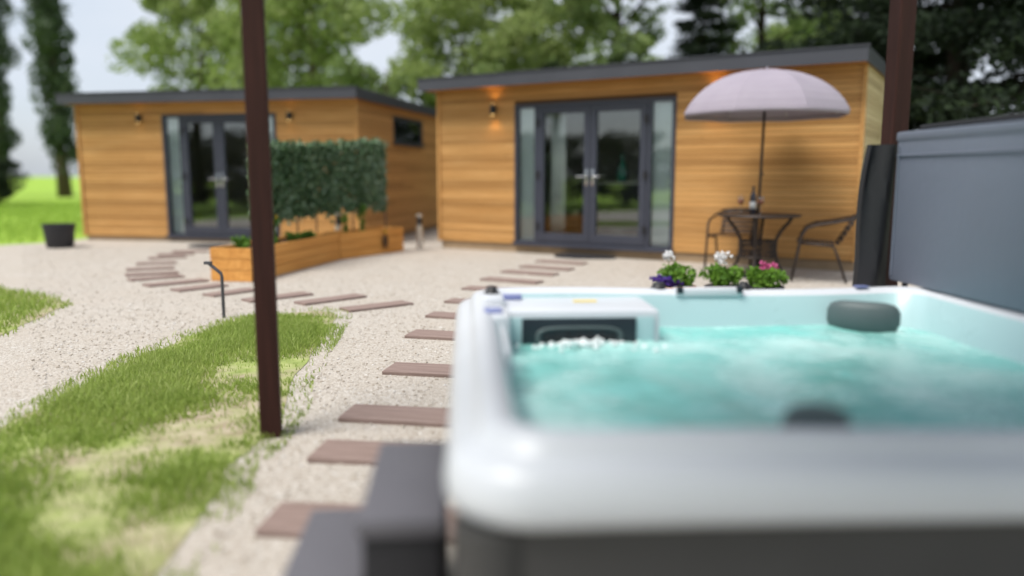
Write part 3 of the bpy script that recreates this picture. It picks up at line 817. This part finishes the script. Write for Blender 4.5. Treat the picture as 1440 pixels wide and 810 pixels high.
# ------------------------------------------------------------------ patio set
TX, TY = 2.83, 9.12
t = thing('bistro_table', 'round dark cast metal patio table with curved legs and lattice apron', 'table', (TX, TY, 0), R(20))
m = MB(); m.lathe([(.40, .695), (.455, .700), (.462, .712), (.455, .724), (.03, .726)], 40); m.build('table_top', 'cast_iron', t, 'auto')
for k in range(4):
    a = R(45+90*k); ca, sa = math.cos(a), math.sin(a)
    prof = [(.36, .695), (.33, .64), (.25, .54), (.20, .44), (.195, .32), (.22, .18), (.285, .06), (.32, .012)]
    MB().tube([(r*ca, r*sa, z) for r, z in prof], [.020, .020, .020, .020, .019, .019, .019, .022], 8).build('leg', 'cast_iron', t, True)
m = MB()
for z in (.42, .24): 
    m.tube([(.20*math.cos(q), .20*math.sin(q), z) for q in [2*math.pi*i/28 for i in range(29)]], .011, 6)
for i in range(28):
    q = 2*math.pi*i/28; q2 = q+.30
    m.tube([(.20*math.cos(q), .20*math.sin(q), .24), (.20*math.cos(q2), .20*math.sin(q2), .42)], .007, 5)
    m.tube([(.20*math.cos(q2), .20*math.sin(q2), .24), (.20*math.cos(q), .20*math.sin(q), .42)], .007, 5)
m.build('lattice_apron', 'cast_iron', t)

def chair(label, loc, rz):
    t = thing('patio_chair', label, 'chair', loc, rz, 'slatted patio chairs')
    # faces +x
    for y in (-.27, .27):
        pts = [(.30, y, .012), (.25, y, .30), (.22, y, .50), (.17, y*1.02, .59), (.07, y*1.02, .63), (-.14, y, .665), (-.30, y*.88, .70), (-.33, y*.80, .72)]
        MB().tube(pts, .0145, 9).build('arm_tube', 'cast_iron', t, True)
        MB().tube([(-.26, y*.92, .012), (-.16, y*.92, .30), (-.11, y*.92, .405), (.23, y*.94, .43)], .0135, 9).build('rear_leg', 'cast_iron', t, True)
    m = MB()
    for k in range(9):
        x = -.17+k*.05; m.box(x, x+.034, -.25, .25, .42+.02*k/9, .432+.02*k/9, c=.003)
    m.build('seat', 'cast_iron', t)
    m = MB()
    for k in range(5):
        f = k/4; x = -.20-.13*f; z = .47+.23*f; M = Matrix.Translation((x, 0, z)) @ Matrix.Rotation(R(-28), 4, 'Y')
        m.box(-.006, .006, -.215, .215, -.019, .019, M, c=.003)
    m.build('backrest', 'cast_iron', t)
    MB().tube([(-.335, -.215, .72), (-.355, -.1, .735), (-.36, 0, .738), (-.355, .1, .735), (-.335, .215, .72)], .0145, 9).build('top_rail', 'cast_iron', t, True)
    for y in (-.18, .18): MB().tube([(-.15, y, .42), (-.335, y, .725)], .010, 8).build('back_post', 'cast_iron', t, True)
chair('slatted metal chair right of the patio table, its side to the viewer', (3.45, 8.82, 0), R(160))
chair('slatted metal chair half behind the patio table on its left', (2.74, 9.80, 0), R(-118))

# parasol
t = thing('parasol', 'pale lilac domed parasol on a slim pole above the patio table', 'parasol', (TX, TY, 0), R(10))
N = 8; rings = 9; RR = .915; ztop = 2.33; zrim = 1.865
vs = []; fs = []; per = 6
for i in range(rings+1):
    f = i/rings
    for j in range(N*per):
        q = 2*math.pi*j/(N*per); s = (j % per)/per
        sag = 1-.055*f*math.sin(math.pi*s); r = RR*math.sin(f*math.pi*.40)/math.sin(math.pi*.40)*sag
        z = zrim+(ztop-zrim)*(math.cos(f*math.pi*.40)-math.cos(math.pi*.40))/(1-math.cos(math.pi*.40))
        z -= .022*math.sin(math.pi*f)*math.sin(math.pi*s)
        vs.append((r*math.cos(q), r*math.sin(q), z))
n = N*per
for i in range(rings):
    for j in range(n): fs.append((i*n+j, i*n+(j+1) % n, (i+1)*n+(j+1) % n, (i+1)*n+j))
m = MB(); m.add(vs, fs); o = m.build('canopy', 'umbrella_cloth', t, False, fix=False)
o.modifiers.new('th', 'SOLIDIFY').thickness = .003
vs = []; fs = []
for j in range(n):
    q = 2*math.pi*j/n; s = (j % per)/per; sag = 1-.055*math.sin(math.pi*s)
    r = RR*sag+.0025; dz = -.055+.006*math.sin(math.pi*s)
    vs += [(r*math.cos(q), r*math.sin(q), zrim-.001), ((r-.004)*math.cos(q), (r-.004)*math.sin(q), zrim+dz)]
for j in range(n): a = j*2; b = ((j+1) % n)*2; fs.append((a, b, b+1, a+1))
m = MB(); m.add(vs, fs); o = m.build('valance', 'umbrella_cloth', t, True, fix=False); o.modifiers.new('th', 'SOLIDIFY').thickness = .003
m = MB(); m.tube([(-.03, 0, .02), (0, 0, 1.2), (.02, 0, 2.31)], .0155, 12); m.build('pole', 'cast_iron', t, True)
MB().lathe([(.008, 0), (.02, .01), (.014, .03), (.004, .05)], 12, (.02, 0, 2.314)).build('finial', 'umbrella_cloth', t, True)
MB().tube([(.0, -.016, 1.18), (.0, -.05, 1.18)], .012, 8).build('tilt_knob', 'black_plastic', t, True)
for k in range(N):
    q = 2*math.pi*k/N
    pts = []
    for i in range(6):
        f = .1+.9*i/5; r = RR*math.sin(f*math.pi*.40)/math.sin(math.pi*.40)
        z = zrim+(ztop-zrim)*(math.cos(f*math.pi*.40)-math.cos(math.pi*.40))/(1-math.cos(math.pi*.40))-.012
        pts.append((r*math.cos(q), r*math.sin(q), z))
    MB().tube(pts, .004, 5).build('rib', 'steel', t)
MB().lathe([(.20, 0), (.20, .045), (.05, .07), (.022, .18)], 24, (-.03, 0, .0)).build('base', 'black_plastic', t, 'auto')

# bottle and glasses
t = thing('wine_bottle', 'dark wine bottle with pale label on the patio table', 'bottle', (TX-.09, TY-.05, .728))
MB().lathe([(.034, 0), (.037, .008), (.037, .19), (.030, .22), (.014, .25), (.0135, .30), (.0155, .302), (.0155, .315)], 20).build('glass_body', 'bottle_glass', t, True)
MB().lathe([(.0378, .06), (.0378, .14)], 20).build('label_band', 'paper', t, True)
def wineglass(x, y, label):
    t = thing('wine_glass', label, 'glass', (x, y, .728), 0, 'wine glasses on the patio table')
    MB().lathe([(.032, 0), (.032, .003), (.005, .008), (.004, .09), (.022, .105), (.038, .14), (.038, .17), (.031, .215)], 20).build('bowl', 'glass_clear', t, True)
    MB().lathe([(.012, .108), (.034, .14), (.036, .165), (.002, .166)], 20).build('wine', 'wine', t, True)
wineglass(TX-.22, TY-.02, 'stemmed wine glass left of the bottle on the patio table')
wineglass(TX-.02, TY-.12, 'stemmed wine glass close to the right of the bottle')

# flower pots behind the tub
def flowerpot(px, py, Y, r, h, fo, fls, label, pot, seed):
    rng = random.Random(seed); c = AT(px, py, Y)
    t = thing('flower_pot', label, 'flower pot', (c.x, c.y, 0.0), 0, 'flower pots on the gravel behind the hot tub')
    MB().lathe([(r*.72, 0), (r*.75, .01), (r*.98, h-.05), (r*1.08, h-.045), (r*1.08, h), (r*.95, h), (r*.9, h-.05), (.01, h-.05)], 24).build('pot', pot, t, 'auto')
    V = []; Fc = []
    for k in range(16):
        a = rng.uniform(0, 6.28); q = rng.uniform(0, 1)*fo[0]
        leafcloud(V, Fc, (math.cos(a)*q, math.sin(a)*q, h+fo[1]*rng.uniform(.1, .75)), (.07, .07, .06), 42, .055, rng)
    mesh_obj('leaves', V, Fc, 'leaf_flower', t)
    for (dx, dz, rad, cnt, mt) in fls:
        V = []; Fc = []
        for k in range(cnt):
            p = (dx+rng.gauss(0, rad), -.10+rng.gauss(0, rad*.5), h+dz+rng.gauss(0, rad*.7))
            leafcloud(V, Fc, p, (.014, .014, .012), 9, .032, rng)
        mesh_obj('flowers', V, Fc, mt, t)
        st = MB()
        st.tube([(dx*.3, -.03, h-.04), (dx*.8, -.07, h+dz*.6), (dx, -.09, h+dz)], .004, 5); st.build('stem', 'leaf_herb', t)
flowerpot(951, 398, 7.3, .17, .15, (.17, .20), [(-.10, .28, .022, 26, 'petal_white'), (-.17, .06, .035, 40, 'petal_purple'), (-.04, .045, .03, 30, 'petal_purple')], 'pot of green leaves with purple and one white flower, leftmost behind the tub', 'pot_terracotta', 31)
flowerpot(1016, 398, 7.3, .15, .15, (.14, .20), [(-.05, .28, .028, 34, 'petal_white')], 'pot of green leaves topped by white flowers, middle one behind the tub', 'pot_black', 32)
flowerpot(1076, 398, 7.3, .16, .15, (.165, .17), [(-.03, .19, .026, 18, 'petal_pink'), (.05, .20, .015, 6, 'petal_pink')], 'pot of green leaves with small pink flowers below the patio table', 'pot_black', 33)

# ------------------------------------------------------------------ hot tub
T_LOC = Vector((-.13, 1.40, 0)); T_RZ = R(3.3); TS = 2.25
T_M = Matrix.Translation(T_LOC) @ Matrix.Rotation(T_RZ, 4, 'Z')
tub = thing('hot_tub', 'large white acrylic hot tub with grey skirt full of bubbling turquoise water', 'hot tub', T_LOC, T_RZ)
def rrect(x0, x1, y0, y1, r, n=10, side=12):
    pts = []
    for cx, cy, a0, nx, ny in ((x1-r, y0+r, -90, x1, y1-r), (x1-r, y1-r, 0, x0+r, y1), (x0+r, y1-r, 90, x0, y0+r), (x0+r, y0+r, 180, x1-r, y0)):
        for k in range(n+1):
            a = R(a0+90*k/n); pts.append((cx+r*math.cos(a), cy+r*math.sin(a)))
        lx, ly = pts[-1]
        for k in range(1, side): pts.append((lx+(nx-lx)*k/side, ly+(ny-ly)*k/side))
    return pts
def loft(loops, close_end=True, fn=None):
    m = MB(); vs = []; n = None
    for ins, z, r in loops:
        p = rrect(ins, TS-ins, ins, TS-ins, r); n = len(p)
        for x, y in p:
            v = (x, y, z) if fn is None else fn(x, y, z); vs.append(v)
    fs = [(i*n+j, i*n+(j+1) % n, (i+1)*n+(j+1) % n, (i+1)*n+j) for i in range(len(loops)-1) for j in range(n)]
    if close_end: fs.append(tuple((len(loops)-1)*n+j for j in range(n)))
    m.add(vs, fs); return m
RZ = .655
def lipwave(x, y, z):
    # the lip of the near and far side dips softly between the seats
    d = .010*math.sin((x/TS)*math.pi*2.0+.6)*(1 if y < .5 or y > 1.8 else 0)
    return (x, y, z+d*(1 if z > .52 else .4))
loops = [(.05, .505, .15), (.012, .500, .17), (.002, .515, .18), (.0, .545, .18), (.008, .580, .18), (.018, .600, .18), (.034, .611, .17), (.054, .616, .165), (.064, .624, .16), (.070, .638, .155), (.080, RZ-.005, .15), (.096, RZ, .145), (.115, RZ, .14), (.136, RZ-.006, .14), (.152, RZ-.022, .14), (.165, .60, .15), (.185, .52, .18), (.21, .42, .2), (.27, .22, .22), (.33, .15, .25)]
cut = [k for k, q in enumerate(loops) if q[0] == .152][0]
loft(loops[:cut+1], False, lipwave).build('shell', 'acrylic', tub, True)
loft(loops[cut:], True, lipwave).build('basin', 'acrylic_waterlit', tub, True)  # inner walls of the shell, water-bounced light painted in as aqua
loft([(.045, .0, .13), (.045, .515, .13)], False).build('skirt', 'skirt', tub, 'auto')
m = MB()
for k in range(1, 6): pass
# corner pilasters of the skirt
for cx, cy in ((.06, .06), (TS-.06, .06), (.06, TS-.06), (TS-.06, TS-.06)):
    m = MB(); m.lathe([(.075, 0), (.075, .49)], 20, (cx+(.03 if cx < 1 else -.03), cy+(.03 if cy < 1 else -.03), 0)); m.build('skirt_corner', 'skirt', tub, 'auto')
# water surface
WZ = .492; gx = 130; vs = []; fs = []; ins = .176
for i in range(gx+1):
    for j in range(gx+1):
        u = i/gx*2-1; v = j/gx*2-1
        # squircle mapping of the grid onto the rounded rectangle
        k = 1-.055*(abs(u)**8)*(abs(v)**8)*1.0
        x = TS/2+u*(TS/2-ins)*k; y = TS/2+v*(TS/2-ins)*k
        e = max(abs(u), abs(v)); fade = 1 if e < .93 else max(0, (1-e)/.07)
        z = WZ+(.010*noise.fractal(Vector((x*6, y*6, 1)), 1, 2, 4)+.010*noise.noise(Vector((x*2.2, y*2.2, 7))))*fade
        f2 = math.exp(-(((x-.60)/.28)**2+((y-1.68)/.10)**2))
        z += .022*f2*abs(noise.noise(Vector((x*22, y*22, 3))))*2
        vs.append((x, y, z))
for i in range(gx):
    for j in range(gx): q = i*(gx+1)+j; fs.append((q, q+gx+1, q+gx+2, q+1))
m = MB(); m.add(vs, fs); m.build('water', 'spa_water', tub, True)
# filter housing with dark weir
hz = .626
m = MB(); m.box(.14, .84, 1.74, 2.125, .36, hz, c=.03); m.build('filter_housing', 'acrylic', tub, 'auto')
m = MB(); m.box(.17, .81, 1.7335, 1.7395, .42, .600, c=.002); m.build('housing_tint', 'acrylic_waterlit', tub, 'auto')  # added plate painting the same water-bounced light onto the housing face
m = MB()
fx0, fx1, fz0, fz1, fy = .27, .735, .465, .598, 1.722
m.box(fx0, fx1, fy, 1.7325, fz0, fz1, c=.004)
w = m.build('filter_weir', 'tub_dark', tub, 'auto')
vs = []; fs = []; n = 44
cx, cz = (fx0+fx1)/2, (fz0+fz1)/2-.012
for j in range(n):
    q = 2*math.pi*j/n; c, s = math.cos(q), math.sin(q)
    ax = math.copysign(abs(c)**.45, c); az = math.copysign(abs(s)**.7, s)
    for rx, rz, y in ((.178, .046, fy-.001), (.176, .044, fy-.010), (.163, .037, fy-.010), (.159, .035, fy-.002)):
        vs.append((cx+ax*rx, y, cz+az*rz))
for j in range(n):
    a = j*4; b = ((j+1) % n)*4
    for k in range(3): fs.append((a+k, b+k, b+k+1, a+k+1))
m = MB(); m.add(vs, fs); m.build('weir_rim', 'headrest', w, True)
m = MB()
for k in range(7): x = cx-.135+k*.045; m.box(x-.003, x+.003, fy-.006, fy-.0005, cz-.033, cz+.033)
m.box(cx-.14, cx+.14, fy-.0055, fy-.001, cz-.006, cz+.006); m.build('weir_bars', 'black_plastic', w)
# splash foam where the weir meets the water
V = []; Fc = []; rng = random.Random(9); mm = MB()
for k in range(90):
    x = rng.gauss(cx, .13); y = rng.gauss(1.67, .035); z = WZ+rng.uniform(.0, .03)*math.exp(-((x-cx)/.2)**2); r = rng.uniform(.004, .014)
    mm.lathe([(r*.3, -r*.9), (r, -r*.2), (r*.85, r*.5), (r*.2, r*.95)], 7, (x, y, z))
s = NT('foam'); s.done(s.bsdf((.85, .90, .90), .4, .5).outputs[0])
o = mm.build('water_foam', 'foam', tub, True); o['kind'] = 'stuff'
# corner deck with diverter knobs
def knob(x, y, z, r, name='diverter_knob', mt='black_plastic'):
    MB().lathe([(r*1.1, 0), (r*1.1, .006), (r*.85, .01), (r*.75, .026), (r*.6, .03), (.003, .031)], 22, (x, y, z)).build(name, mt, tub, True)
m = MB(); m.box(.120, .215, 1.52, 1.79, .40, .648, c=.03); m.build('corner_deck', 'acrylic', tub, 'auto')
m = MB(); m.box(.105, .205, 1.80, 1.98, .50, .672, c=.022); m.build('corner_pad', 'acrylic', tub, 'auto')
knob(.155, 1.93, .672, .030)
m = MB(); m.box(.20, .29, 2.02, 2.07, .627, .648, c=.004); m.build('valve_cap', 'blue_button', tub, 'auto')
m = MB(); m.box(.115, .185, 1.56, 1.66, .649, .657, c=.003); m.build('valve_cap', 'blue_button', tub, 'auto')
m = MB(); m.box(.51, .61, 1.95, 1.99, .627, .630); m.build('warning_label', 'yellow_label', tub)
m = MB(); m.box(.165, .180, .95, 1.40, .50, .635, c=.005)
for k in range(9): m.box(.178, .187, .98+k*.045, 1.00+k*.045, .51, .625, c=.002)
m.build('inlet_grille', 'acrylic', tub, 'auto'); 
knob(.93, 2.165, .650, .036); knob(1.33, 2.165, .650, .028)
m = MB(); m.box(.99, 1.30, 2.085, 2.16, .622, .660, c=.012); cp = m.build('control_panel', 'acrylic', tub, 'auto')
for x in (.995, 1.270): m = MB(); m.box(x, x+.028, 2.078, 2.10, .640, .672, c=.005); m.build('panel_button', 'tub_dark', cp, 'auto')
m = MB(); m.box(1.84, 1.90, 2.11, 2.15, .655, .662, c=.003); m.build('valve_cap', 'blue_button', tub, 'auto')
def headrest(M):
    vs = []; fs = []; nu, nv = 24, 10
    for i in range(nu+1):
        u = i/nu*2-1
        for j in range(nv):
            q = 2*math.pi*j/nv; e = (1-abs(u)**4)**.5
            vs.append(M @ Vector((u*.15, .035*math.cos(q)*e-.03*(1-u*u), (.075*math.sin(q))*(.35+.65*e))))
    for i in range(nu):
        for j in range(nv): fs.append((i*nv+j, i*nv+(j+1) % nv, (i+1)*nv+(j+1) % nv, (i+1)*nv+j))
    m = MB(); m.add(vs, fs); return m.build('headrest', 'headrest', tub, True)
headrest(Matrix.Translation((1.80, 1.96, .548)) @ Matrix.Rotation(R(-32), 4, 'Z'))
headrest(Matrix.Translation((.795, .195, .628)) @ Matrix.Rotation(R(180), 4, 'Z') @ Matrix.Diagonal((.50, 1, .66, 1)))
# folded cover standing along the right rim
cov = thing('tub_cover', 'blue grey folded vinyl cover standing upright along the right side of the tub', 'cover', T_M @ Vector((2.11, 0, .66)), T_RZ)
m = MB(); m.box(0, .10, .12, 2.34, .0, .70, c=.018); m.build('panel', 'cover_vinyl', cov, 'auto')
m = MB(); m.box(.103, .20, .12, 2.34, .02, .69, c=.018); m.build('panel', 'cover_vinyl', cov, 'auto')
m = MB(); m.box(-.006, .206, .118, 2.342, .665, .712, c=.014); m.build('top_hem', 'cover_vinyl', cov, 'auto')
m = MB()
m.tube([(-.004, .14, .60), (-.004, 2.32, .60)], .005, 6); m.tube([(-.004, 2.31, .03), (-.004, 2.31, .64)], .005, 6)
m.build('piping', 'cover_vinyl', cov)
vs = []; fs = []; n = 14
for i in range(n+1):
    f = i/n; z = .655-.70*f; wl = -.105-.035*f-.012*math.sin(f*5)
    for k in range(7):
        g = k/6; x = wl+(.02-wl)*g; y = 2.375+.02*math.sin(g*6+f*2)
        vs += [(x, y, z), (x, y+.045, z)]
for i in range(n):
    for k in range(6):
        a = (i*7+k)*2; b = a+2; c = ((i+1)*7+k)*2; d = c+2
        fs += [(a, b, d, c), (a+1, c+1, d+1, b+1)]
for i in range(n):
    for k in (0, 6):
        a = (i*7+k)*2; c = ((i+1)*7+k)*2; fs.append((a, c, c+1, a+1))
for k in range(6):
    for i in (0, n):
        a = (i*7+k)*2; fs.append((a, a+1, a+3, a+2))
m = MB(); m.add(vs, fs); m.build('end_flap', 'cover_dark', cov, 'auto')
m = MB(); m.tube([(.10, 2.36, -.4), (.10, 2.36, .62), (.10, 2.30, .73), (.10, 1.2, .735)], .014, 10); m.build('lifter_arm', 'cover_dark', cov, True)

# steps
st = thing('tub_step', 'dark grey two tread plastic step beside the hot tub', 'step', T_M @ Vector((-.205, .30, 0)), T_RZ)
def stepm(x0, x1, z):
    m = MB(); m.box(x0, x1, 0, .54, z-.045, z, c=.012); return m
stepm(0, .200, .40).build('tread', 'step_plastic', st, 'auto')
stepm(-.205, -.003, .20).build('tread', 'step_plastic', st, 'auto')
m = MB(); m.box(.012, .190, .014, .526, 0.0, .354, c=.006); m.build('step_body', 'cover_dark', st, 'auto')
m = MB(); m.box(-.192, .008, .016, .524, 0.0, .153, c=.006); m.build('step_body', 'cover_dark', st, 'auto')

# ------------------------------------------------------------------ pergola over the tub
p1 = G(382, 612); p2 = Vector((1.99, 4.20, 0)); ptop = 2.32
pg = thing('pergola', 'dark brown stained timber pergola posts carrying a roof frame over the hot tub', 'pergola', p1, math.atan2((p2-p1).y, (p2-p1).x))
Lp = (p2-p1).length
for x, rz in ((0, 0), (Lp, 0)):
    m = MB(); m.box(x-.046, x+.046, -.046, .046, 0.0, ptop, c=.006); m.build('post', 'post_wood', pg)
for x, y in ((0, -3.6), (Lp, -3.6)):
    m = MB(); m.box(x-.05, x+.05, y-.05, y+.05, 0.0, ptop, c=.006); m.build('post', 'post_wood', pg)
for y in (0, -3.6): MB().box(-.3, Lp+.3, y-.04, y+.04, ptop+.002, ptop+.15).build('beam', 'post_wood', pg)
for k in range(6):
    x = -.1+k*(Lp+.2)/5; MB().box(x-.025, x+.025, -3.9, .3, ptop+.152, ptop+.27).build('rafter', 'post_wood', pg)
ROOF = True
if ROOF:
    m = MB()
    for k in range(15):  # unseen boards stop short to shade the near lip, leaving far water sunlit
        y = -3.9+k*.15; m.box(-.25, Lp+.25, y, y+.145, ptop+.272, ptop+.29)
    m.build('roof_boards', 'post_wood', pg)

# ------------------------------------------------------------------ light, sky, camera
SUN_EL, SUN_AZ = R(62), R(232)      # azimuth from +Y clockwise
w = bpy.data.worlds.new('World'); S.world = w; w.use_nodes = True
nt = w.node_tree; nt.nodes.clear()
out = nt.nodes.new('ShaderNodeOutputWorld'); bg = nt.nodes.new('ShaderNodeBackground')
sky = nt.nodes.new('ShaderNodeTexSky'); sky.sky_type = 'NISHITA'; sky.sun_disc = False
sky.sun_elevation = SUN_EL; sky.sun_rotation = SUN_AZ; sky.air_density = 1.0; sky.dust_density = 2.0
tc = nt.nodes.new('ShaderNodeTexCoord'); mp = nt.nodes.new('ShaderNodeMapping'); mp.inputs['Scale'].default_value = (1, 1, 2.6)
ns = nt.nodes.new('ShaderNodeTexNoise'); ns.inputs['Scale'].default_value = 1.7; ns.inputs['Detail'].default_value = 5
rp = nt.nodes.new('ShaderNodeValToRGB'); rp.color_ramp.elements[0].position = .36; rp.color_ramp.elements[0].color = (.55, .55, .55, 1)
rp.color_ramp.elements[1].position = .58
mx = nt.nodes.new('ShaderNodeMix'); mx.data_type = 'RGBA'; mx.inputs[7].default_value = (4.7, 5.1, 5.7, 1)
L = nt.links.new
L(tc.outputs['Generated'], mp.inputs[0]); L(mp.outputs[0], ns.inputs['Vector']); L(ns.outputs[0], rp.inputs[0])
L(rp.outputs[0], mx.inputs[0]); L(sky.outputs[0], mx.inputs[6]); L(mx.outputs[2], bg.inputs[0])
bg.inputs[1].default_value = .10; L(bg.outputs[0], out.inputs[0])
sd = bpy.data.lights.new('sun', 'SUN'); sd.energy = 3.0; sd.angle = R(30); sd.color = (1, .96, .90)
so = bpy.data.objects.new('sun', sd); COL.objects.link(so)
dirv = Vector((math.sin(SUN_AZ)*math.cos(SUN_EL), math.cos(SUN_AZ)*math.cos(SUN_EL), math.sin(SUN_EL)))
so.rotation_euler = dirv.to_track_quat('Z', 'Y').to_euler()

cd = bpy.data.cameras.new('camera'); cam = bpy.data.objects.new('camera', cd); COL.objects.link(cam)
cam.location = (0, 0, H); cam.rotation_euler = (math.pi/2-P, 0, 0)
cd.sensor_width = 36; cd.lens = F/1440*36; cd.clip_start = .05; cd.clip_end = 1500
cd.dof.use_dof = True; cd.dof.focus_distance = 5.1; cd.dof.aperture_fstop = .435
S.camera = cam
S.view_settings.view_transform = 'Standard'; S.view_settings.look = 'None'; S.view_settings.exposure = .71; S.view_settings.gamma = 1
S.cycles.use_denoising = True
S.cycles.max_bounces = 8; S.cycles.transparent_max_bounces = 12
